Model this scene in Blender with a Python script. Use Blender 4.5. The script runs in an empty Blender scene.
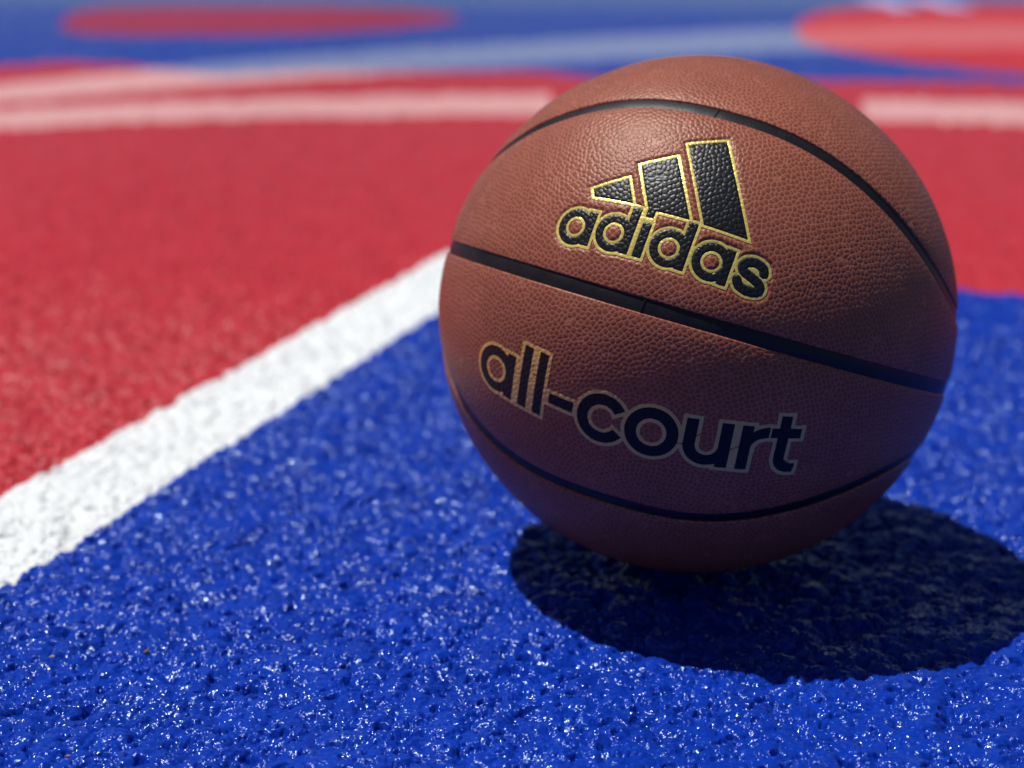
import bpy, math
import numpy as np

S = bpy.context.scene
COL = S.collection
PI = math.pi

# ---------------------------------------------------------------- helpers
def new_mesh(name, verts, loops, starts, totals, mat, parent=None, smooth=True):
    me = bpy.data.meshes.new(name)
    me.vertices.add(len(verts))
    me.vertices.foreach_set('co', np.ascontiguousarray(verts, dtype=np.float32).ravel())
    me.loops.add(len(loops))
    me.loops.foreach_set('vertex_index', np.ascontiguousarray(loops, dtype=np.int32))
    me.polygons.add(len(starts))
    me.polygons.foreach_set('loop_start', np.ascontiguousarray(starts, dtype=np.int32))
    me.polygons.foreach_set('loop_total', np.ascontiguousarray(totals, dtype=np.int32))
    me.update(calc_edges=True)
    me.validate(clean_customdata=False)
    if smooth:
        me.polygons.foreach_set('use_smooth', np.ones(len(me.polygons), dtype=bool))
    me.materials.append(mat)
    o = bpy.data.objects.new(name, me)
    COL.objects.link(o)
    if parent is not None:
        o.parent = parent
    return o

def quads(name, verts, q, mat, parent=None, smooth=True):
    q = np.asarray(q, dtype=np.int32)
    return new_mesh(name, verts, q.ravel(), np.arange(len(q)) * 4, np.full(len(q), 4), mat, parent, smooth)

def smoothstep(a, b, x):
    t = np.clip((x - a) / (b - a), 0, 1)
    return t * t * (3 - 2 * t)

def nodes(name):
    m = bpy.data.materials.new(name)
    m.use_nodes = True
    nt = m.node_tree
    b = nt.nodes['Principled BSDF']
    return m, nt, b

def nd(nt, kind, **kw):
    n = nt.nodes.new(kind)
    for k, v in kw.items():
        if k.startswith('i_'):
            n.inputs[k[2:].replace('_', ' ')].default_value = v
        else:
            setattr(n, k, v)
    return n

def math_node(nt, op, a, b=None, clamp=False):
    n = nt.nodes.new('ShaderNodeMath')
    n.operation = op
    n.use_clamp = clamp
    for i, v in enumerate((a, b)):
        if v is None:
            continue
        if isinstance(v, (int, float)):
            n.inputs[i].default_value = v
        else:
            nt.links.new(v, n.inputs[i])
    return n.outputs[0]

def ramp(nt, fac, stops):
    r = nt.nodes.new('ShaderNodeValToRGB')
    els = r.color_ramp.elements
    while len(els) < len(stops):
        els.new(0.5)
    for e, (pos, c) in zip(els, stops):
        e.position = pos
        e.color = (*c, 1)
    nt.links.new(fac, r.inputs[0])
    return r.outputs[0]

# ---------------------------------------------------------------- camera
H_CAM = 0.3118
RT = np.array([1.0, 0.0007, 0.0024]); UP = np.array([-0.0025, 0.2855, 0.9584]); FW = np.array([0.0, 0.9584, -0.2855])
FW /= np.linalg.norm(FW); RT -= FW * (RT @ FW); RT /= np.linalg.norm(RT); UP = np.cross(RT, FW)
from mathutils import Matrix
cd = bpy.data.cameras.new('camera')
cam = bpy.data.objects.new('camera', cd)
COL.objects.link(cam)
cam.matrix_world = Matrix(((RT[0], UP[0], -FW[0], 0), (RT[1], UP[1], -FW[1], 0), (RT[2], UP[2], -FW[2], H_CAM), (0, 0, 0, 1)))
cd.sensor_width = 36
cd.lens = 1656 / 1024 * 36
cd.clip_start = 0.01
cd.clip_end = 2000
cd.dof.use_dof = True
cd.dof.focus_distance = 0.655
cd.dof.aperture_fstop = 5.5
S.camera = cam

# ---------------------------------------------------------------- light
SUN_AZ, SUN_EL = -1.2577, 1.2425
sd = np.array([math.cos(SUN_EL) * math.sin(SUN_AZ), math.cos(SUN_EL) * math.cos(SUN_AZ), math.sin(SUN_EL)])
w = bpy.data.worlds.new('World')
S.world = w
w.use_nodes = True
wt = w.node_tree
sky = wt.nodes.new('ShaderNodeTexSky')
sky.sky_type = 'NISHITA'
sky.sun_disc = False
sky.air_density = 0.8
sky.dust_density = 0.4
sky.sun_elevation = SUN_EL
sky.sun_rotation = SUN_AZ % (2 * PI)
wt.links.new(sky.outputs[0], wt.nodes['Background'].inputs[0])
wt.nodes['Background'].inputs[1].default_value = 0.05
sl = bpy.data.lights.new('sun', 'SUN')
sl.energy = 5.0
sl.angle = math.radians(0.5)
sl.color = (1.0, 0.975, 0.94)
so = bpy.data.objects.new('sun', sl)
COL.objects.link(so)
from mathutils import Vector
so.rotation_euler = Vector(sd).to_track_quat('Z', 'Y').to_euler()
so.location = (-3, 1, 8)
S.view_settings.view_transform = 'Standard'
S.view_settings.look = 'None'
S.view_settings.gamma = 1
S.view_settings.exposure = -0.12
S.view_settings.use_curve_mapping = False
S.cycles.use_denoising = True
S.cycles.denoiser = 'OPENIMAGEDENOISE'
S.cycles.max_bounces = 6

# ---------------------------------------------------------------- court paint materials
def paint(name, col, dark, rough=0.10, spec=0.24, bump=0.62, grit=0.42, tint=(1, 1, 1), facet=0.25):
    m, nt, b = nodes(name)
    tc = nd(nt, 'ShaderNodeTexCoord').outputs['Object']
    # mottled wear of the coat, metre and centimetre scale
    n1 = nd(nt, 'ShaderNodeTexNoise', i_Scale=28.0, i_Detail=6.0, i_Roughness=0.6)
    nt.links.new(tc, n1.inputs['Vector'])
    n2 = nd(nt, 'ShaderNodeTexNoise', i_Scale=420.0, i_Detail=3.0, i_Roughness=0.6)
    nt.links.new(tc, n2.inputs['Vector'])
    f = math_node(nt, 'ADD', math_node(nt, 'MULTIPLY', n1.outputs[0], 0.5), math_node(nt, 'MULTIPLY', n2.outputs[0], 0.5))
    c = ramp(nt, f, [(grit, dark), (0.56, col)])
    nt.links.new(c, b.inputs['Base Color'])
    r = nd(nt, 'ShaderNodeMapRange', i_From_Min=0.35, i_From_Max=0.65, i_To_Min=rough - 0.06, i_To_Max=rough + 0.14)
    nt.links.new(n2.outputs[0], r.inputs[0])
    nt.links.new(r.outputs[0], b.inputs['Roughness'])
    b.inputs['Specular IOR Level'].default_value = spec
    b.inputs['Specular Tint'].default_value = (*tint, 1)
    # fine crumbs under the paint
    v = nd(nt, 'ShaderNodeTexVoronoi', feature='SMOOTH_F1', i_Scale=800.0)
    v.inputs['Smoothness'].default_value = 0.35
    nt.links.new(tc, v.inputs['Vector'])
    n3 = nd(nt, 'ShaderNodeTexNoise', i_Scale=1500.0, i_Detail=2.0, i_Roughness=0.6)
    nt.links.new(tc, n3.inputs['Vector'])
    h = math_node(nt, 'ADD', math_node(nt, 'MULTIPLY', v.outputs['Distance'], -1.0), math_node(nt, 'MULTIPLY', n3.outputs[0], 0.7))
    bp = nd(nt, 'ShaderNodeBump', i_Strength=bump, i_Distance=0.0005)
    nt.links.new(h, bp.inputs['Height'])
    # small flat facets of the broken stone, each tipped its own way
    dn = nd(nt, 'ShaderNodeTexNoise', i_Scale=700.0, i_Detail=1.0)
    nt.links.new(tc, dn.inputs['Vector'])
    wv = nt.nodes.new('ShaderNodeVectorMath'); wv.operation = 'MULTIPLY_ADD'
    nt.links.new(dn.outputs['Color'], wv.inputs[0]); wv.inputs[1].default_value = (0.0012, 0.0012, 0.0012); nt.links.new(tc, wv.inputs[2])
    cn = nd(nt, 'ShaderNodeTexNoise', i_Scale=210.0, i_Detail=2.0)          # broken patches and smoothly coated ones
    nt.links.new(tc, cn.inputs['Vector'])
    cm = nd(nt, 'ShaderNodeMapRange', i_From_Min=0.40, i_From_Max=0.62, i_To_Min=0.30, i_To_Max=1.15)
    nt.links.new(cn.outputs[0], cm.inputs[0])
    acc = bp.outputs[0]
    for sc_, k_ in ((560.0, facet * 0.85), (1350.0, facet)):
        fv = nd(nt, 'ShaderNodeTexVoronoi', feature='F1', i_Scale=sc_)
        nt.links.new(wv.outputs[0], fv.inputs['Vector'])
        t_ = nt.nodes.new('ShaderNodeVectorMath'); t_.operation = 'SUBTRACT'
        nt.links.new(fv.outputs['Color'], t_.inputs[0]); t_.inputs[1].default_value = (0.5, 0.5, 0.5)
        m_ = nt.nodes.new('ShaderNodeVectorMath'); m_.operation = 'SCALE'
        nt.links.new(t_.outputs[0], m_.inputs[0]); nt.links.new(cm.outputs[0], m_.inputs['Scale'])
        a_ = nt.nodes.new('ShaderNodeVectorMath'); a_.operation = 'MULTIPLY_ADD'
        nt.links.new(m_.outputs[0], a_.inputs[0]); a_.inputs[1].default_value = (k_, k_, k_ * 0.3); nt.links.new(acc, a_.inputs[2])
        acc = a_.outputs[0]
    nz = nt.nodes.new('ShaderNodeVectorMath'); nz.operation = 'NORMALIZE'
    nt.links.new(acc, nz.inputs[0])
    nt.links.new(nz.outputs[0], b.inputs['Normal'])
    return m

M_BLUE = paint('blue_paint', (0.004, 0.034, 0.36), (0.003, 0.023, 0.26), grit=0.36, tint=(0.66, 0.90, 1.0), rough=0.135, spec=0.32, bump=0.2, facet=0.60)
M_RED = paint('red_paint', (0.47, 0.026, 0.038), (0.37, 0.017, 0.026), 0.30, 0.25, grit=0.38, bump=0.3, facet=0.5)
M_DISC = paint('bright_red_paint', (0.50, 0.028, 0.034), (0.44, 0.022, 0.028), 0.4, 0.2)
M_DISC_DULL = paint('dull_red_paint', (0.30, 0.022, 0.062), (0.25, 0.018, 0.052), 0.4, 0.2)
M_LILAC = paint('lilac_worn_paint', (0.38, 0.42, 0.72), (0.34, 0.38, 0.66), 0.45, 0.2)
M_WHITE = paint('white_paint', (0.75, 0.77, 0.77), (0.65, 0.67, 0.68), 0.45, 0.3)
M_PINK = paint('worn_white_paint_on_red', (0.61, 0.31, 0.31), (0.56, 0.28, 0.28), 0.45, 0.2)
M_ROSE = paint('thin_white_paint_on_red', (0.56, 0.115, 0.125), (0.50, 0.10, 0.11), 0.45, 0.2)
M_PALE = paint('worn_white_paint_on_blue', (0.18, 0.22, 0.38), (0.155, 0.19, 0.34), 0.45, 0.2)
M_SKYBLUE = paint('light_blue_paint', (0.05, 0.10, 0.33), (0.04, 0.085, 0.29))

# ---------------------------------------------------------------- court relief
def grow(start, d0, end, r):
    out = [start]; d = d0
    sgn = 1 if end > start else -1
    while (end - out[-1]) * sgn > 0:
        out.append(out[-1] + sgn * d); d *= r
    return out[1:]

xs_mid = np.arange(-0.42, 0.42001, 0.00046)
xr = grow(xs_mid[-1], 0.0005, 300, 1.019)
xl = grow(xs_mid[0], 0.0005, -300, 1.019)
XS = np.array(xl[::-1] + list(xs_mid) + xr)
ys = [0.50]
while ys[-1] < 1.15:
    ys.append(ys[-1] + 0.00042 * (ys[-1] / 0.5) ** 1.25)
YS = np.array(grow(0.50, 0.0005, -60, 1.03)[::-1] + ys + grow(ys[-1], ys[-1] - ys[-2], 500, 1.013))
NX, NY = len(XS), len(YS)
X, Y = np.meshgrid(XS, YS)

def noise2(X, Y, cell, seed):
    rs = np.random.RandomState(seed)
    T = rs.rand(512, 512)
    gx = np.floor(X / cell).astype(np.int64); gy = np.floor(Y / cell).astype(np.int64)
    fx = X / cell - gx; fy = Y / cell - gy
    fx = fx * fx * (3 - 2 * fx); fy = fy * fy * (3 - 2 * fy)
    a = T[gx % 512, gy % 512]; b = T[(gx + 1) % 512, gy % 512]
    c = T[gx % 512, (gy + 1) % 512]; d = T[(gx + 1) % 512, (gy + 1) % 512]
    return (a * (1 - fx) + b * fx) * (1 - fy) + (c * (1 - fx) + d * fx) * fy - 0.5

def grains(X, Y, cell, seed, tilt, hvar, k, keep=1.0):
    """tilted, rounded chips packed against each other; height in cell units"""
    rs = np.random.RandomState(seed)
    PX, PY, HH = rs.rand(700, 700), rs.rand(700, 700), rs.rand(700, 700)
    TX, TY = rs.randn(700, 700) * tilt, rs.randn(700, 700) * tilt
    HH = (HH - 0.5) * hvar
    HH[rs.rand(700, 700) > keep] = -1.2
    EX = 0.75 + 0.5 * rs.rand(700, 700)
    gx = np.floor(X / cell).astype(np.int64); gy = np.floor(Y / cell).astype(np.int64)
    u, v = X / cell, Y / cell
    out = np.full(X.shape, -9.0)
    for i in (-1, 0, 1):
        for j in (-1, 0, 1):
            ix, iy = (gx + i) % 700, (gy + j) % 700
            dx = u - (gx + i + PX[ix, iy]); dy = v - (gy + j + PY[ix, iy])
            e = EX[ix, iy]
            z = HH[ix, iy] + TX[ix, iy] * dx + TY[ix, iy] * dy - k * (dx * dx * e + dy * dy / e)
            out = np.maximum(out, z)
    return out

wx = X + 0.0016 * noise2(X, Y, 0.004, 11) + 0.0008 * noise2(X, Y, 0.0015, 12)
wy = Y + 0.0016 * noise2(X, Y, 0.004, 13) + 0.0008 * noise2(X, Y, 0.0015, 14)
z1 = grains(wx, wy, 0.0066, 1, 0.42, 0.75, 0.85, 0.74) * 0.0066
z2 = grains(wx + 3.1, wy + 1.7, 0.0030, 2, 0.40, 0.7, 0.8, 0.8) * 0.0030
z3 = grains(wx + 5.1, wy + 2.7, 0.0013, 3, 0.32, 0.4, 0.6) * 0.0013
mask = smoothstep(-0.15, 0.2, noise2(X, Y, 0.013, 21) + 0.5 * noise2(X, Y, 0.005, 22))
# sparse broken pits with steep rims
def pits(X, Y, cell, seed, keep, size):
    rs = np.random.RandomState(seed)
    PX, PY, SZ, AN_ = rs.rand(500, 500), rs.rand(500, 500), size * (0.5 + 0.8 * rs.rand(500, 500)), rs.rand(500, 500) * 2 * PI
    AS = 1.2 + 1.6 * rs.rand(500, 500)
    SZ[rs.rand(500, 500) > keep] = 1e-6
    gx = np.floor(X / cell).astype(np.int64); gy = np.floor(Y / cell).astype(np.int64)
    out = np.zeros(X.shape)
    for i in (-1, 0, 1):
        for j in (-1, 0, 1):
            ix, iy = (gx + i) % 500, (gy + j) % 500
            dx = X - (gx + i + PX[ix, iy]) * cell; dy = Y - (gy + j + PY[ix, iy]) * cell
            c, s_ = np.cos(AN_[ix, iy]), np.sin(AN_[ix, iy])
            a_, b_ = dx * c + dy * s_, (dy * c - dx * s_) * AS[ix, iy]
            r = np.sqrt(a_ * a_ + b_ * b_) / SZ[ix, iy]
            out = np.maximum(out, 1 - smoothstep(0.6, 1.0, r))
    return out
px_ = X + 0.0022 * noise2(X, Y, 0.0022, 41) + 0.001 * noise2(X, Y, 0.001, 42)
py_ = Y + 0.0022 * noise2(X, Y, 0.0022, 43) + 0.001 * noise2(X, Y, 0.001, 44)
P1 = pits(px_, py_, 0.0085, 51, 0.55, 0.0034)
P2 = pits(px_, py_, 0.0042, 52, 0.30, 0.0014)
Z = (z1 * 0.42 + z2 * (0.22 + 0.30 * mask) + z3 * (0.18 + 0.55 * mask) + 0.0020 * noise2(X, Y, 0.024, 5) + 0.0016 * noise2(X, Y, 0.009, 6)
     - 0.0026 * P1 - 0.0011 * P2)
Z = np.minimum(Z, 0.0009)
Z -= np.percentile(Z[(np.abs(X) < 0.3) & (Y > 0.5) & (Y < 1)], 96)
del z1, z2, z3

# ---------------------------------------------------------------- court colours: which paint covers which face
XC = 0.25 * (X[:-1, :-1] + X[1:, :-1] + X[:-1, 1:] + X[1:, 1:])
YC = 0.25 * (Y[:-1, :-1] + Y[1:, :-1] + Y[:-1, 1:] + Y[1:, 1:])
jx = 0.0013 * noise2(XC, YC, 0.005, 31) + 0.0013 * noise2(XC, YC, 0.002, 32)
jy = 0.0013 * noise2(XC, YC, 0.005, 33) + 0.0013 * noise2(XC, YC, 0.002, 34)
XW, YW = XC + jx, YC + jy

def pl(pts, x):
    pts = sorted(pts)
    return np.interp(x, [a for a, b in pts], [b for a, b in pts])

def smooth_pl(pts, x):
    xx = np.linspace(-3, 4, 701)
    yy = pl(pts, xx)
    k = np.exp(-0.5 * (np.arange(-12, 13) / 3.0) ** 2); k /= k.sum()
    yy = np.convolve(np.pad(yy, 12, mode='edge'), k, 'valid')
    return np.interp(x, xx, yy)

def inside(poly, x, y):
    r = np.zeros(x.shape, dtype=bool)
    n = len(poly)
    for i in range(n):
        x0, y0 = poly[i]; x1, y1 = poly[(i + 1) % n]
        c = ((y0 > y) != (y1 > y)) & (x < (x1 - x0) * (y - y0) / (y1 - y0 + 1e-12) + x0)
        r ^= c
    return r

def rounded(poly, n=3):
    p = np.array(poly, float)
    for _ in range(n):
        q = np.roll(p, -1, 0)
        p = np.stack([p * 0.75 + q * 0.25, p * 0.25 + q * 0.75], 1).reshape(-1, 2)
    return p

BLUE, RED, WHITE, PINK, PALE, DISC, ROSE, SKYB, LILAC = range(9)
reg = np.full(XC.shape, RED, dtype=np.int8)
RB = [(-2.5, 2.9), (-1.3, 3.0), (-0.945, 3.06), (-0.925, 3.17), (-0.824, 3.19), (-0.71, 3.125), (-0.644, 3.06), (-0.577, 2.995), (-0.5, 2.96), (-0.45, 2.975), (-0.385, 3.03), (-0.15, 3.04), (0.031, 3.05), (0.078, 3.01), (0.132, 2.925), (0.537, 2.90), (0.70, 2.885), (0.876, 2.875), (1.4, 2.9), (3, 3.1)]
yrb = smooth_pl(RB, XW)
reg[YW > yrb] = BLUE
# the blue key round the ball: right of the white line, near side of its far edge
a = 0.3259
off = XW * math.cos(a) - YW * math.sin(a)
far_edge = 1.326 - 0.345 * (XW - 0.368)
near = YW < far_edge
reg[near & (off > -0.4539)] = BLUE
reg[near & (off > -0.5274) & (off <= -0.4539)] = WHITE
# red discs on the far blue
dl = rounded([(-1.12, 4.15), (-1.01, 3.84), (-0.93, 3.79), (-0.70, 3.79), (-0.47, 3.82), (-0.26, 4.02), (-0.13, 4.24), (-0.15, 4.49), (-0.31, 4.70), (-0.60, 4.80), (-1.03, 4.79), (-1.19, 4.66)], 2)
dr = rounded([(0.665, 3.98), (0.635, 3.71), (0.645, 3.52), (0.70, 3.38), (0.74, 3.28), (0.80, 3.17), (0.93, 2.97), (1.4, 2.90), (2.2, 3.3), (2.4, 4.2), (1.8, 4.95), (1.20, 4.93), (0.96, 4.77), (0.81, 4.53), (0.72, 4.27)], 2)
DL = inside(dl, XW, YW); DR = inside(dr, XW, YW)
reg[DL | DR] = DISC
reg[(YW > 4.72 - 0.03 * XW) & (reg == BLUE) & (YW < 5.6)] = SKYB
# worn line arcs
At = [(-3, 0.9), (-1.6, 1.95), (-0.764, 2.48), (-0.591, 2.576), (-0.337, 2.65), (-0.133, 2.688), (0.028, 2.708), (0.28, 2.705), (0.557, 2.645), (0.798, 2.60), (1.6, 2.2), (3, 1.2)]
Ab = [(-3, 0.65), (-1.6, 1.72), (-0.694, 2.246), (-0.534, 2.319), (-0.304, 2.373), (-0.119, 2.393), (0.025, 2.405), (0.27, 2.395), (0.501, 2.36), (0.712, 2.312), (1.6, 1.95), (3, 0.95)]
la = (YW < smooth_pl(At, XW) - 0.012) & (YW > smooth_pl(Ab, XW) + 0.022) & ((XW < 0.060) | (XW > 0.49 + 0.21 * (YW - 2.33)))
Bt = [(-2.5, 1.5), (-0.869, 2.82), (-0.692, 3.032), (-0.491, 3.264), (-0.175, 3.54), (0.104, 3.74), (0.605, 4.05), (0.946, 4.20), (1.301, 4.29), (2.2, 4.2), (3, 3.8)]
Bb = [(-2.5, 1.2), (-0.778, 2.528), (-0.696, 2.593), (-0.611, 2.667), (-0.514, 2.746), (-0.425, 2.813), (-0.15, 3.01), (0.088, 3.16), (0.508, 3.38), (0.779, 3.47), (1.065, 3.51), (2.2, 3.4), (3, 3.0)]
lb = (YW < smooth_pl(Bt, XW) - 0.02) & (YW > smooth_pl(Bb, XW) + 0.035)
reg[lb & (reg == BLUE)] = PALE
reg[lb & (reg == RED)] = PINK
reg[lb & (reg == DISC)] = ROSE
reg[la] = PINK
for x0 in (1.066, 1.215):
    reg[(XW > x0) & (XW < x0 + 0.078) & (YW > 4.74) & (YW < 5.3)] = LILAC

V = np.stack([X, Y, Z], -1).reshape(-1, 3)
ii, jj = np.meshgrid(np.arange(NX - 1), np.arange(NY - 1))
i0 = jj * NX + ii
Q = np.stack([i0, i0 + 1, i0 + NX + 1, i0 + NX], -1)

def region(name, sel, mat, label, cat):
    q = Q[sel]
    if len(q) == 0:
        return
    used = np.zeros(len(V), dtype=bool); used[q.ravel()] = True
    idx = np.cumsum(used) - 1
    o = quads(name, V[used], idx[q], mat)
    o['kind'] = 'structure'
    o['label'] = label; o['category'] = cat
    return o

region('blue_court_ground', reg == BLUE, M_BLUE, 'rough glossy blue court paint under and around the basketball', 'court ground')
region('red_court_ground', reg == RED, M_RED, 'red painted court ground behind the white line', 'court ground')
region('court_line', reg == WHITE, M_WHITE, 'solid white line between the red and the blue paint', 'court line')
region('worn_court_line', reg == PINK, M_PINK, 'faded pinkish white line arcs across the red paint', 'court line')
region('worn_court_line', reg == PALE, M_PALE, 'faded pale blue line arc across the far blue paint', 'court line')
region('worn_court_line', reg == ROSE, M_ROSE, 'rosy stretch of the faded line across the far right red disc', 'court line')
region('painted_disc_ground', (reg == DISC) & (XC < 0.3), M_DISC_DULL, 'orange red painted disc on the far blue court, at the left', 'painted disc')
region('painted_disc_ground', (reg == DISC) & (XC >= 0.3), M_DISC, 'orange red painted disc on the far blue court, at the right', 'painted disc')
region('worn_court_line', reg == LILAC, M_LILAC, 'two pale lilac paint marks at the far right edge of the court', 'court line')
region('light_blue_court_ground', reg == SKYB, M_SKYBLUE, 'lighter blue strip of court paint at the far top edge', 'court ground')
del Q, V, XC, YC, XW, YW, jx, jy

def ground_z(x, y):
    i = int(np.argmin(abs(XS - x))); j = int(np.argmin(abs(YS - y)))
    return float(Z[max(j - 2, 0):j + 3, max(i - 2, 0):i + 3].max())

# ---------------------------------------------------------------- the ball
R = 0.1203
CEN = np.array([0.0858, 0.7565, 0.1203])
def ortho(a, b):
    a = np.array(a, float); a /= np.linalg.norm(a)
    b = np.array(b, float); b -= a * (a @ b); b /= np.linalg.norm(b)
    return a, b
N_, E_ = ortho((0.2707, 0.1917, 0.9434), (-0.1134, -0.9668, 0.2291))
G_ = np.cross(N_, E_)

def Crad(x):
    return np.radians(x)
def lat_up(ph):   # ph in radians
    return Crad(33.008 + 14.884 * np.cos(2 * (ph + Crad(8))) - 2.43 * np.cos(4 * (ph + Crad(8))))
def lat_lo(ph):
    return Crad(-33.085 - 14.556 * np.cos(2 * (ph + Crad(12))) + 3.10 * np.cos(4 * (ph + Crad(12))))
AX = E_ * math.cos(Crad(-100)) + G_ * math.sin(Crad(-100))      # where the second great circle stands
AN = np.cross(N_, AX)                                           # its plane normal (contains N_ and AX)

def channel_dist(v):
    """distance (m) of unit vectors to the nearest channel centre line"""
    sn = np.clip(v @ N_, -1, 1)
    lat = np.arcsin(sn); ph = np.arctan2(v @ G_, v @ E_)
    cl = np.maximum(np.cos(lat), 0.05)
    d = np.abs(lat) * R
    for f in (lat_up, lat_lo):
        fp = (f(ph + 0.01) - f(ph - 0.01)) / 0.02
        d = np.minimum(d, np.abs(lat - f(ph)) * R / np.sqrt(1 + (fp / cl) ** 2))
    d = np.minimum(d, np.abs(np.arcsin(np.clip(v @ AN, -1, 1))) * R)
    return d

HW = 0.0029   # channel half width

def lowfreq(v):
    return (np.sin(v @ np.array([9.1, 3.3, 5.7]) + 1) * np.sin(v @ np.array([-4.2, 8.7, 6.1])) +
            0.6 * np.sin(v @ np.array([14.0, -11.0, 17.0]) + 2)) * 0.00012

def skin_off(v, d):
    """inflated panels: they fall towards the channels"""
    return -0.00075 * np.exp(-np.maximum(d - HW, 0) / 0.0032) + lowfreq(v)

# pebbled relief: a jittered spiral lattice of seeds on the sphere, cells bounded by narrow grooves
PEB = 0.0023
def make_seeds():
    n = int(4 * PI * R * R / (PEB * PEB * 0.95))
    k = np.arange(n) + 0.5
    z = 1 - 2 * k / n; ph_ = k * PI * (3 - math.sqrt(5))
    r = np.sqrt(1 - z * z)
    P = np.stack([r * np.cos(ph_), r * np.sin(ph_), z], -1)
    P = P @ np.array(((0.36, 0.48, -0.8), (-0.8, 0.6, 0.0), (0.48, 0.64, 0.6)))
    rs = np.random.RandomState(7)
    P += rs.randn(n, 3) * (PEB * 0.20 / R)
    P /= np.linalg.norm(P, axis=1, keepdims=True)
    return P[(P @ VIEW) > -0.12]
VIEW = np.array([-0.108, -0.954, 0.242]); VIEW /= np.linalg.norm(VIEW)
SEEDS = make_seeds() * R
HC = 0.0030
HD = 90
hs = np.floor(SEEDS / HC).astype(np.int64) + HD // 2
hk = (hs[:, 0] * HD + hs[:, 1]) * HD + hs[:, 2]
order = np.argsort(hk, kind='stable')
SEEDS = SEEDS[order]; hk = hk[order]
MAXC = int(np.bincount(hk).max())
TAB = np.full((HD ** 3, MAXC), -1, dtype=np.int32)
cnt_ = np.arange(len(hk)) - np.searchsorted(hk, hk, 'left')
TAB[hk, cnt_] = np.arange(len(hk))
SD_RAND = np.random.RandomState(9).rand(len(SEEDS))

def pebble_height(v):
    """metres above the groove bottom for unit vectors v"""
    out = np.zeros(len(v))
    sel = np.nonzero(v @ VIEW > -0.06)[0]
    for part in np.array_split(sel, max(1, len(sel) // 150000)):
        p = v[part] * R
        c = np.floor(p / HC).astype(np.int64) + HD // 2
        d1 = np.full(len(p), 1.0); d2 = np.full(len(p), 1.0); w1 = np.zeros(len(p))
        for a_ in (-1, 0, 1):
            for b_ in (-1, 0, 1):
                for c_ in (-1, 0, 1):
                    k = ((c[:, 0] + a_) * HD + c[:, 1] + b_) * HD + c[:, 2] + c_
                    for m_ in range(MAXC):
                        s_ = TAB[k, m_]
                        ok = np.nonzero(s_ >= 0)[0]
                        if len(ok) == 0:
                            continue
                        si = s_[ok]
                        d = p[ok] - SEEDS[si]
                        d = np.sqrt((d * d).sum(1))
                        o1 = d1[ok]; o2 = d2[ok]
                        near_ = d < o1
                        d2[ok] = np.where(near_, o1, np.minimum(o2, d))
                        d1[ok] = np.where(near_, d, o1)
                        w1[ok] = np.where(near_, SD_RAND[si], w1[ok])
        e = np.clip((d2 - d1) * 0.5 / 0.00060, 0, 1)
        out[part] = (1 - (1 - e) ** 2.0) * (0.00018 + 0.00006 * w1) - 0.00020
    return out

# ---- lettering in a flat millimetre frame laid on the sphere
F1 = ((-0.1886, -0.8716, 0.4525), (0.921, -0.3169, -0.2266))
F2 = ((-0.2397, -0.9567, -0.165), (0.9629, -0.2126, -0.1663))
def fr(F):
    o, ex = ortho(F[0], F[1]); return o, ex, np.cross(o, ex)
FR1, FR2 = fr(F1), fr(F2)
def to_mm(F, v):
    o, ex, ey = F
    th = np.arccos(np.clip(v @ o, -1, 1)); a, b = v @ ex, v @ ey
    l = np.maximum(np.hypot(a, b), 1e-9)
    return a / l * th * 120, b / l * th * 120
def from_mm(F, x, y):
    o, ex, ey = F
    r = np.maximum(np.hypot(x, y), 1e-9); th = r / 120
    return np.cos(th)[:, None] * o + (np.sin(th) / r)[:, None] * (x[:, None] * ex + y[:, None] * ey)

def box(x, y, x0, x1, y0, y1):
    return np.maximum(np.maximum(x0 - x, x - x1), np.maximum(y0 - y, y - y1))
def ring(x, y, cx, cy, ro, ri):
    r = np.hypot(x - cx, y - cy)
    return np.maximum(r - ro, ri - r)
def convex(x, y, pts):
    cx = sum(p[0] for p in pts) / len(pts); cy = sum(p[1] for p in pts) / len(pts)
    d = np.full(x.shape, -1e9)
    for (x0, y0), (x1, y1) in zip(pts, pts[1:] + pts[:1]):
        nx, ny = y1 - y0, x0 - x1
        l = math.hypot(nx, ny); nx /= l; ny /= l
        if (cx - x0) * nx + (cy - y0) * ny > 0:
            nx, ny = -nx, -ny
        d = np.maximum(d, (x - x0) * nx + (y - y0) * ny)
    return d
def smoothcurve(pts, n=10):
    P = [pts[0]] + list(pts) + [pts[-1]]
    P = np.array(P, float); out = []
    for i in range(1, len(P) - 2):
        for t in np.linspace(0, 1, n, endpoint=False):
            a, b, c, d = P[i - 1], P[i], P[i + 1], P[i + 2]
            out.append(0.5 * (2 * b + (c - a) * t + (2 * a - 5 * b + 4 * c - d) * t * t + (3 * b - a - 3 * c + d) * t ** 3))
    out.append(P[-2]); return np.array(out)
def stroke(x, y, pts, hw):
    """thick open curve with square ends"""
    best = np.full(x.shape, 1e9)
    n = len(pts)
    for i in range(n - 1):
        a, b = pts[i], pts[i + 1]
        e = b - a; L = np.hypot(*e); e = e / L
        t = (x - a[0]) * e[0] + (y - a[1]) * e[1]
        s = np.abs(-(x - a[0]) * e[1] + (y - a[1]) * e[0])
        lo, hi = (0.0, L)
        tc = np.clip(t, lo, hi)
        d = np.hypot(t - tc, s) - hw
        if i == 0:
            d = np.where(t < 0, np.maximum(s - hw, -t), d)
        if i == n - 2:
            d = np.where(t > L, np.maximum(s - hw, t - L), d)
        best = np.minimum(best, d)
    return best

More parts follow.
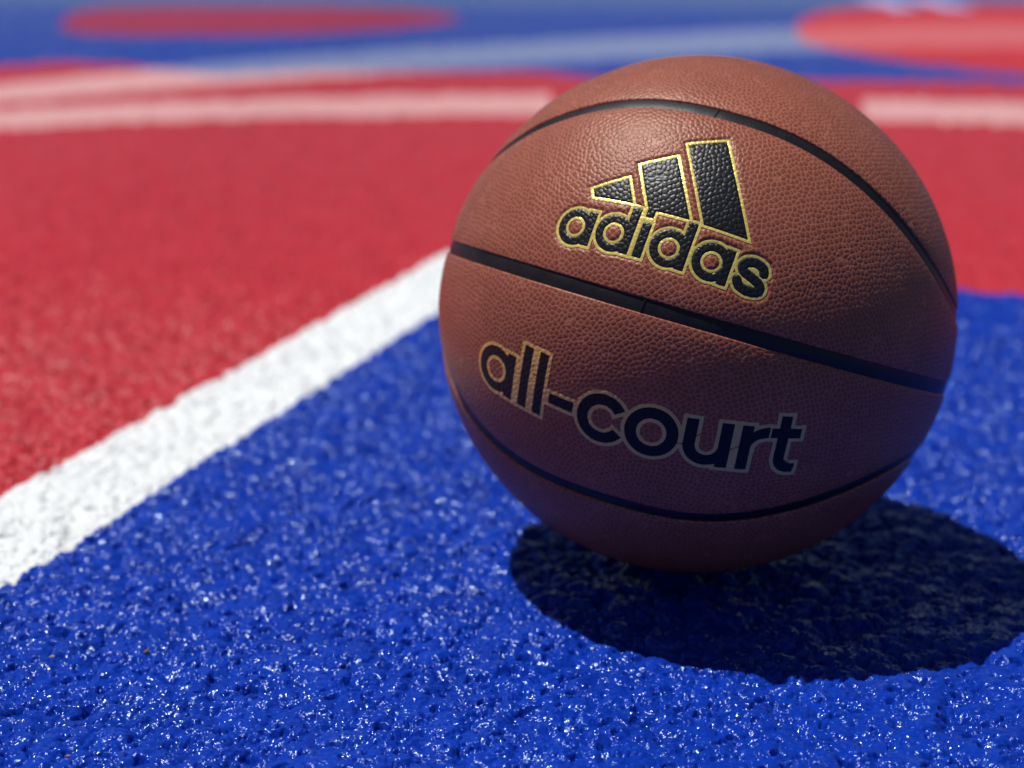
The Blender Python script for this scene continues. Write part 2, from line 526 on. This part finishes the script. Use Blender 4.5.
S_PTS = smoothcurve([(39.15, 2.3), (38.0, 4.6), (34.6, 5.65), (31.2, 4.75), (29.95, 2.7), (31.0, 0.75), (34.4, -0.5), (38.1, -2.0), (39.5, -3.9),
                     (38.3, -5.6), (34.7, -6.35), (31.0, -5.5), (29.25, -3.1)], 5)

def word1(x, y):
    d = np.full(x.shape, 1e9)
    mn = np.minimum
    d = mn(d, ring(x, y, -42.45, -1.35, 8.05, 4.45)); d = mn(d, box(x, y, -38.0, -33.95, -8.4, 6.6))
    d = mn(d, ring(x, y, -24.6, -0.35, 8.0, 4.5)); d = mn(d, box(x, y, -20.2, -16.1, -7.7, 12.7))
    d = mn(d, box(x, y, -14.15, -10.15, -7.6, 7.5))
    d = mn(d, ring(x, y, -0.45, -0.15, 8.0, 4.45)); d = mn(d, box(x, y, 3.85, 7.85, -7.6, 13.0))
    d = mn(d, ring(x, y, 17.55, -0.1, 8.0, 4.4)); d = mn(d, box(x, y, 21.9, 25.8, -7.9, 7.4))
    d = mn(d, stroke(x, y, S_PTS, 2.0))
    return d
ST1 = [(-40.9, 16.5), (-39.0, 13.2), (-21.1, 13.9), (-27.3, 24.6)]
ST2 = [(-24.6, 31.8), (-11.3, 39.7), (3.7, 13.7), (-10.6, 13.2), (-14.3, 13.6)]
ST3 = [(-9.2, 47.2), (5.4, 54.4), (28.3, 13.6), (9.6, 13.5)]
def bars(x, y):
    d = np.minimum(convex(x, y, ST1), convex(x, y, ST3))
    d = np.minimum(d, convex(x, y, ST2))
    return np.minimum(d, box(x, y, -14.15, -10.6, 9.8, 15.5))

HOOK = np.array([(53.83, -4.0)] + [(59.1 + 5.27 * math.cos(q), -5.1 + 5.27 * math.sin(q)) for q in np.linspace(PI, 1.5 * PI, 9)] + [(61.3, -10.42)])
def word2(x, y):
    d = np.full(x.shape, 1e9)
    mn = np.minimum
    d = mn(d, ring(x, y, -77.2, -0.3, 10.9, 6.2)); d = mn(d, box(x, y, -71.2, -66.15, -11.0, 10.7))
    d = mn(d, box(x, y, -62.6, -57.85, -10.8, 18.4)); d = mn(d, box(x, y, -54.25, -49.75, -10.8, 18.4))
    d = mn(d, box(x, y, -46.6, -34.6, -2.45, 2.3))
    # c: ring with a wedge cut out on the right
    rg = ring(x, y, -21.4, -0.25, 11.15, 6.2)
    ang = 33.0
    wx_, wy_ = x + 21.4, np.abs(y + 0.1)
    wedge = wx_ * math.sin(Crad(ang)) - wy_ * math.cos(Crad(ang))     # > 0 inside the opening
    d = mn(d, np.maximum(rg, wedge))
    d = mn(d, ring(x, y, -0.2, -0.3, 11.25, 6.25))
    # u
    lo = np.maximum(ring(x, y, 22.75, -1.2, 9.75, 4.75), y + 1.2)
    d = mn(d, np.maximum(lo, x - 32.5))
    d = mn(d, box(x, y, 13.05, 18.05, -1.3, 9.8)); d = mn(d, box(x, y, 27.5, 32.6, -11.3, 9.7))
    # r
    d = mn(d, box(x, y, 35.95, 40.8, -11.4, 9.6))
    arm = np.maximum(np.hypot(x - 47.8, y + 1.0) - 10.4, (1 - np.hypot((x - 47.8) / 7.1, (y + 1.0) / 5.4)) * 5.6)
    d = mn(d, np.maximum(arm, np.maximum(x - 47.7, -1.0 - y)))
    # t
    d = mn(d, box(x, y, 51.45, 56.2, -5.0, 14.8)); d = mn(d, box(x, y, 48.4, 61.4, 4.5, 9.1))
    d = mn(d, stroke(x, y, HOOK, 2.36))
    return d
W1, W2 = 1.17, 1.6

def sunk(d):
    """depth (m) of the stamped emblem below the leather; d in mm from the black shapes"""
    return -0.00052 * (1 - smoothstep(W1 - 0.1, W1 + 1.6, d))

# ---- ball materials
def fine_grain(nt, tc, scale, strength, dist):
    fn = nd(nt, 'ShaderNodeTexNoise', i_Scale=scale, i_Detail=3.0, i_Roughness=0.6)
    nt.links.new(tc, fn.inputs['Vector'])
    bp = nd(nt, 'ShaderNodeBump', i_Strength=strength, i_Distance=dist)
    nt.links.new(fn.outputs[0], bp.inputs['Height'])
    return bp.outputs[0], fn.outputs[0]

def leather(name, top, groove, rough, spec, tint=(1, 1, 1), peb=False):
    m, nt, b = nodes(name)
    tc = nd(nt, 'ShaderNodeTexCoord').outputs['Object']
    nrm, e = fine_grain(nt, tc, 1500.0, 0.35, 0.0002)
    n1 = nd(nt, 'ShaderNodeTexNoise', i_Scale=30.0, i_Detail=5.0, i_Roughness=0.65)
    nt.links.new(tc, n1.inputs['Vector'])
    mixc = nd(nt, 'ShaderNodeMix', data_type='RGBA')
    if peb:
        at = nd(nt, 'ShaderNodeAttribute', attribute_name='pebble')
        mr = nd(nt, 'ShaderNodeMapRange', i_From_Min=0.25, i_From_Max=0.9)
        nt.links.new(at.outputs['Fac'], mr.inputs[0])
        e = mr.outputs[0]
    nt.links.new(e, mixc.inputs[0])
    mixc.inputs[6].default_value = (*groove, 1); mixc.inputs[7].default_value = (*top, 1)
    mul = nd(nt, 'ShaderNodeMix', data_type='RGBA', blend_type='MULTIPLY')
    mul.inputs[0].default_value = 1.0
    nt.links.new(mixc.outputs[2], mul.inputs[6])
    c = ramp(nt, n1.outputs[0], [(0.3, (0.86, 0.84, 0.84)), (0.7, (1.06, 1.08, 1.08))])
    nt.links.new(c, mul.inputs[7])
    nt.links.new(mul.outputs[2], b.inputs['Base Color'])
    b.inputs['Roughness'].default_value = rough
    b.inputs['Specular IOR Level'].default_value = spec
    b.inputs['Specular Tint'].default_value = (*tint, 1)
    nt.links.new(nrm, b.inputs['Normal'])
    return m

M_LEATHER = leather('brown_pebbled_leather', (0.226, 0.063, 0.040), (0.375, 0.130, 0.084), 0.40, 0.31, (1.0, 0.80, 0.66), True)
M_BLACK = leather('black_pebbled_print', (0.008, 0.009, 0.012), (0.011, 0.012, 0.015), 0.36, 0.36)
m, nt, b = nodes('black_print'); M_PRINT = m
b.inputs['Base Color'].default_value = (0.006, 0.006, 0.009, 1); b.inputs['Roughness'].default_value = 0.5; b.inputs['Specular IOR Level'].default_value = 0.25
tc = nd(nt, 'ShaderNodeTexCoord').outputs['Object']
nrm, e = fine_grain(nt, tc, 1200.0, 0.3, 0.0002); nt.links.new(nrm, b.inputs['Normal'])

def rubber():
    m, nt, b = nodes('black_channel_rubber')
    tc = nd(nt, 'ShaderNodeTexCoord').outputs['Object']
    n = nd(nt, 'ShaderNodeTexNoise', i_Scale=140.0, i_Detail=6.0, i_Roughness=0.7)
    nt.links.new(tc, n.inputs['Vector'])
    c = ramp(nt, n.outputs[0], [(0.35, (0.004, 0.004, 0.006)), (0.72, (0.013, 0.013, 0.016))])
    nt.links.new(c, b.inputs['Base Color'])
    b.inputs['Roughness'].default_value = 0.45
    b.inputs['Specular IOR Level'].default_value = 0.32
    n2 = nd(nt, 'ShaderNodeTexNoise', i_Scale=900.0, i_Detail=4.0)
    nt.links.new(tc, n2.inputs['Vector'])
    bp = nd(nt, 'ShaderNodeBump', i_Strength=0.5, i_Distance=0.0002)
    nt.links.new(n2.outputs[0], bp.inputs['Height']); nt.links.new(bp.outputs[0], b.inputs['Normal'])
    return m
M_RUB = rubber()

def foil(name, col, bump, metal=0.85, rough=0.33):
    m, nt, b = nodes(name)
    tc = nd(nt, 'ShaderNodeTexCoord').outputs['Object']
    b.inputs['Base Color'].default_value = (*col, 1)
    b.inputs['Metallic'].default_value = metal
    b.inputs['Roughness'].default_value = rough
    n2 = nd(nt, 'ShaderNodeTexNoise', i_Scale=900.0, i_Detail=3.0)
    nt.links.new(tc, n2.inputs['Vector'])
    bp = nd(nt, 'ShaderNodeBump', i_Strength=bump, i_Distance=0.0003)
    nt.links.new(n2.outputs[0], bp.inputs['Height'])
    nt.links.new(bp.outputs[0], b.inputs['Normal'])
    return m
M_GOLD = foil('gold_foil', (0.86, 0.68, 0.17), 0.45, 0.4, 0.34)
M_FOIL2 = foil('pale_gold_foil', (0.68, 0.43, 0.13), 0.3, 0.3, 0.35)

# ---- the ball itself: an Empty at its base
ball = bpy.data.objects.new('basketball', None)
COL.objects.link(ball)
ball.location = (CEN[0], CEN[1], 0)
ball['label'] = 'brown pebbled leather basketball with black channels, standing on blue court paint'
ball['category'] = 'basketball'
LC = np.array([0, 0, R])       # ball centre in the Empty's space

def cover():
    N = 600
    t = np.tan(np.linspace(-PI / 4, PI / 4, N + 1))
    A, B = np.meshgrid(t, t)
    # faces of a cube whose +front looks at the camera side
    verts, qs = [], []
    base = 0
    o = np.ones_like(A)
    for d in range(6):
        ax = d // 2; s = 1 if d % 2 else -1
        P = [None] * 3
        P[ax] = o * s; P[(ax + 1) % 3] = A * s; P[(ax + 2) % 3] = B
        P = np.stack(P, -1).reshape(-1, 3)
        P /= np.linalg.norm(P, axis=1, keepdims=True)
        verts.append(P)
        i, j = np.meshgrid(np.arange(N), np.arange(N))
        k = (j * (N + 1) + i).ravel()
        q = np.stack([k, k + 1, k + N + 2, k + N + 1], -1) + base
        qs.append(q); base += (N + 1) ** 2
    v = np.concatenate(verts); q = np.concatenate(qs)
    # weld cube edges
    key = np.round(v * 1e6).astype(np.int64)
    kk = key[:, 0] * 4000037 * 1 + key[:, 1] * 2000003 * 7 + key[:, 2]
    _, first, inv = np.unique(kk, return_index=True, return_inverse=True)
    v = v[first]; q = inv[q]
    rad = np.full(len(v), R)
    d = channel_dist(v)
    rad += skin_off(v, d)
    ph_v = pebble_height(v)
    rad += ph_v * smoothstep(HW + 0.0001, HW + 0.0016, d)
    rad -= 0.0030 * (1 - smoothstep(HW - 0.0006, HW + 0.0005, d))
    front = (v @ FR1[0]) > 0.2
    x, y = to_mm(FR1, v[front])
    dd = np.minimum(word1(x, y), bars(x, y))
    rr = rad[front]
    rr += sunk(dd) - 0.00035 * (dd < W1 - 0.15)
    rad[front] = rr
    o_ = quads('cover', v * rad[:, None] + LC, q, M_LEATHER, ball)
    at = o_.data.attributes.new('pebble', 'FLOAT', 'POINT')
    at.data.foreach_set('value', np.clip(1 + ph_v / 0.00020, 0, 1).astype(np.float32))
    return o_
cover()

def channel(path, label=None):
    """ribbon with a shallow round crown lying in its groove; path: unit vectors along the centre line"""
    n = len(path)
    nxt = np.roll(path, -1, 0); prv = np.roll(path, 1, 0)
    T = nxt - prv; T /= np.linalg.norm(T, axis=1, keepdims=True)
    Sd = np.cross(path, T)
    us = np.linspace(-1.25, 1.25, 13)
    W = []
    for u in us:
        off = u * HW
        dirn = path * math.cos(off / R) + Sd * math.sin(off / R)
        h = -0.00135 + 0.00022 * (1 - u * u) + 0.00016 * np.sin(np.arange(n) * 2 * PI / n * 37) * 0.3
        W.append(dirn * (R + h)[:, None])
    W = np.stack(W, 1)
    m_ = len(us)
    v = W.reshape(-1, 3)
    i, j = np.meshgrid(np.arange(m_ - 1), np.arange(n))
    a_ = j * m_ + i; b_ = ((j + 1) % n) * m_ + i
    q = np.stack([a_, a_ + 1, b_ + 1, b_], -1).reshape(-1, 4)
    return quads('channel', v + LC, q, M_RUB, ball)

ph = np.linspace(0, 2 * PI, 1200, endpoint=False)
eq = np.cos(ph)[:, None] * E_ + np.sin(ph)[:, None] * G_
def loop(f):
    la_ = f(ph)
    return np.cos(la_)[:, None] * eq + np.sin(la_)[:, None] * N_
ch_mid = channel(eq)
ch_up = channel(loop(lat_up))
channel(loop(lat_lo))
channel(np.cos(ph)[:, None] * AX + np.sin(ph)[:, None] * N_)

def joint(parent, v, along):
    """thin moulded ridge across a channel"""
    v = np.array(v, float); v /= np.linalg.norm(v)
    T = np.array(along, float); T -= v * (v @ T); T /= np.linalg.norm(T)
    Sd = np.cross(v, T)
    us = np.linspace(-0.98, 0.98, 9); prof = [(-0.00045, -0.0016), (-0.00022, -0.00095), (0.00012, -0.00088), (0.00045, -0.0016)]
    P = []
    for u in us:
        for dx, h in prof:
            P.append((v + Sd * (u * HW / R) + T * ((dx + 0.0004 * u) / R)) * (R + h + 0.0002 * (1 - u * u)))
    P = np.array(P)
    q = [[i * 4 + j, i * 4 + j + 1, (i + 1) * 4 + j + 1, (i + 1) * 4 + j] for i in range(8) for j in range(3)]
    quads('joint', P + LC, q, M_RUB, parent)
jv = np.array((-0.2761, -0.9199, 0.2786)); jv -= N_ * (jv @ N_)
joint(ch_mid, jv, np.cross(N_, jv))
pu = math.atan2(np.array((0.0024, -0.4971, 0.8677)) @ G_, np.array((0.0024, -0.4971, 0.8677)) @ E_)
def upv(p):
    l = float(lat_up(np.array(p))); return math.cos(l) * (math.cos(p) * E_ + math.sin(p) * G_) + math.sin(l) * N_
joint(ch_up, upv(pu), upv(pu + 0.02) - upv(pu - 0.02))

# ---- marching squares: the area where field(x, y) < 0 as a mesh laid on the sphere
def stamp(name, F, field, bounds, hgt, mat, parent, step=0.3, peb=1.0):
    x0, x1, y0, y1 = bounds
    xs = np.arange(x0, x1 + step, step); ys_ = np.arange(y0, y1 + step, step)
    GX, GY = np.meshgrid(xs, ys_)
    f = field(GX, GY)
    f = np.where(np.abs(f) < 1e-6, 1e-6, f)
    nx, ny = len(xs), len(ys_)
    ins = f < 0
    px, py = [], []
    idx = {}
    def vert(key, x, y):
        k = idx.get(key)
        if k is None:
            k = len(px); idx[key] = k; px.append(x); py.append(y)
        return k
    loops, totals = [], []
    cnt = ins[:-1, :-1].astype(int) + ins[1:, :-1] + ins[:-1, 1:] + ins[1:, 1:]
    for j, i in zip(*np.nonzero(cnt)):
        cs = [(j, i), (j, i + 1), (j + 1, i + 1), (j + 1, i)]
        poly = []
        for k in range(4):
            a_, b_ = cs[k], cs[(k + 1) % 4]
            if ins[a_]:
                poly.append(vert(a_, xs[a_[1]], ys_[a_[0]]))
            if ins[a_] != ins[b_]:
                t = f[a_] / (f[a_] - f[b_])
                key = (min(a_, b_), max(a_, b_))
                poly.append(vert(key, xs[a_[1]] + t * (xs[b_[1]] - xs[a_[1]]), ys_[a_[0]] + t * (ys_[b_[0]] - ys_[a_[0]])))
        if len(poly) >= 3:
            loops += poly; totals.append(len(poly))
    px = np.array(px); py = np.array(py)
    v = from_mm(F, px, py)
    d = channel_dist(v)
    r = R + skin_off(v, d) + hgt(px, py) + peb * pebble_height(v)
    tot = np.array(totals)
    return new_mesh(name, v * r[:, None] + LC, np.array(loops), np.concatenate([[0], np.cumsum(tot)[:-1]]), tot, mat, parent)

B1 = (-53, 45, -12, 57)
both = lambda x, y: np.minimum(word1(x, y), bars(x, y))
raise1 = lambda x, y: -0.00045 + 0.00026 * smoothstep(0.0, 0.7, -both(x, y))
gold_h = lambda x, y: -0.00045 + 0.00010 * smoothstep(0, 0.5, both(x, y))
emblem = stamp('emblem', FR1, bars, B1, raise1, M_BLACK, ball)
emblem['label'] = 'three slanted black bars above the upper word'
word = stamp('lettering', FR1, word1, B1, raise1, M_BLACK, ball)
word['label'] = 'upper black stamped word below the slanted bars'
stamp('gold_outline', FR1, lambda x, y: np.maximum(np.maximum(-both(x, y), both(x, y) - W1), bars(x, y) - word1(x, y)), B1, gold_h, M_GOLD, emblem, 0.3, 0.35)
stamp('gold_outline', FR1, lambda x, y: np.maximum(np.maximum(-both(x, y), both(x, y) - W1), word1(x, y) - bars(x, y)), B1, gold_h, M_GOLD, word, 0.3, 0.35)
B2 = (-90.5, 64, -15, 21)
low = stamp('lettering', FR2, word2, B2, lambda x, y: 0.00012 + 0 * x, M_PRINT, ball, 0.3, 0.9)
low['label'] = 'lower flat black word in the shade'
CRACKS = [(17.6, 1.7, 19.8, 3.7), (32.4, -2.2, 36.2, -0.3), (8.8, -2.9, 13.2, -2.3), (56.6, -6.3, 58.8, -7.8), (-58.2, 9.0, -56.2, 11.6), (-56.0, 7.6, -54.0, 6.9)]
def foil2(x, y):
    f = word2(x, y) - W2
    for bx in ((-66.6, -62.3, -12.3, 12.0), (-58.2, -53.9, -12.3, 19.9), (32.2, 36.3, -12.8, 11.2)):
        f = np.minimum(f, box(x, y, *bx))
    f = np.maximum(-word2(x, y), f)
    for x0, y0, x1, y1 in CRACKS:            # hairline breaks in the foil
        L = math.hypot(x1 - x0, y1 - y0); ex, ey = (x1 - x0) / L, (y1 - y0) / L
        t = np.clip((x - x0) * ex + (y - y0) * ey, 0, L)
        f = np.maximum(f, 0.26 - np.hypot(x - x0 - t * ex, y - y0 - t * ey))
    return f
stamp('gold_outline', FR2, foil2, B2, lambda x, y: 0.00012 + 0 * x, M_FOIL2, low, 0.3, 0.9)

# ---------------------------------------------------------------- crumbs lying on the court
def crumb(x, y, size, col, seed, label, rz):
    rs = np.random.RandomState(seed)
    m, nt, b = nodes('crumb_' + ['bark', 'straw', 'brick'][seed % 3])
    tc = nd(nt, 'ShaderNodeTexCoord').outputs['Object']
    n = nd(nt, 'ShaderNodeTexNoise', i_Scale=1500.0, i_Detail=3.0)
    nt.links.new(tc, n.inputs['Vector'])
    c = ramp(nt, n.outputs[0], [(0.35, tuple(k * 0.6 for k in col)), (0.65, col)])
    nt.links.new(c, b.inputs['Base Color']); b.inputs['Roughness'].default_value = 0.7
    me = bpy.data.meshes.new('court_crumb')
    import bmesh
    bm = bmesh.new()
    bmesh.ops.create_icosphere(bm, subdivisions=2, radius=1)
    for v in bm.verts:
        k = 1 + 0.45 * (rs.rand() - 0.5)
        v.co = Vector((v.co.x * size * k, v.co.y * size * 0.45 * k, v.co.z * size * 0.28 * k))
    bm.to_mesh(me); bm.free()
    me.materials.append(m)
    o = bpy.data.objects.new('court_crumb', me)
    COL.objects.link(o)
    o.location = (x, y, ground_z(x, y) + size * 0.12)
    o.rotation_euler = (0.15, -0.1, rz)
    o['label'] = label; o['category'] = 'crumb'
crumb(-0.1565, 0.648, 0.0019, (0.16, 0.075, 0.03), 3, 'tiny brown bark flake on the blue paint left of the ball', 0.9)
crumb(-0.1965, 0.645, 0.0012, (0.45, 0.38, 0.18), 4, 'tiny straw coloured crumb on the blue paint near the left edge', 0.2)
crumb(-0.167, 0.558, 0.0012, (0.36, 0.14, 0.09), 5, 'tiny brick coloured crumb on the blue paint at the bottom left', 0.1)
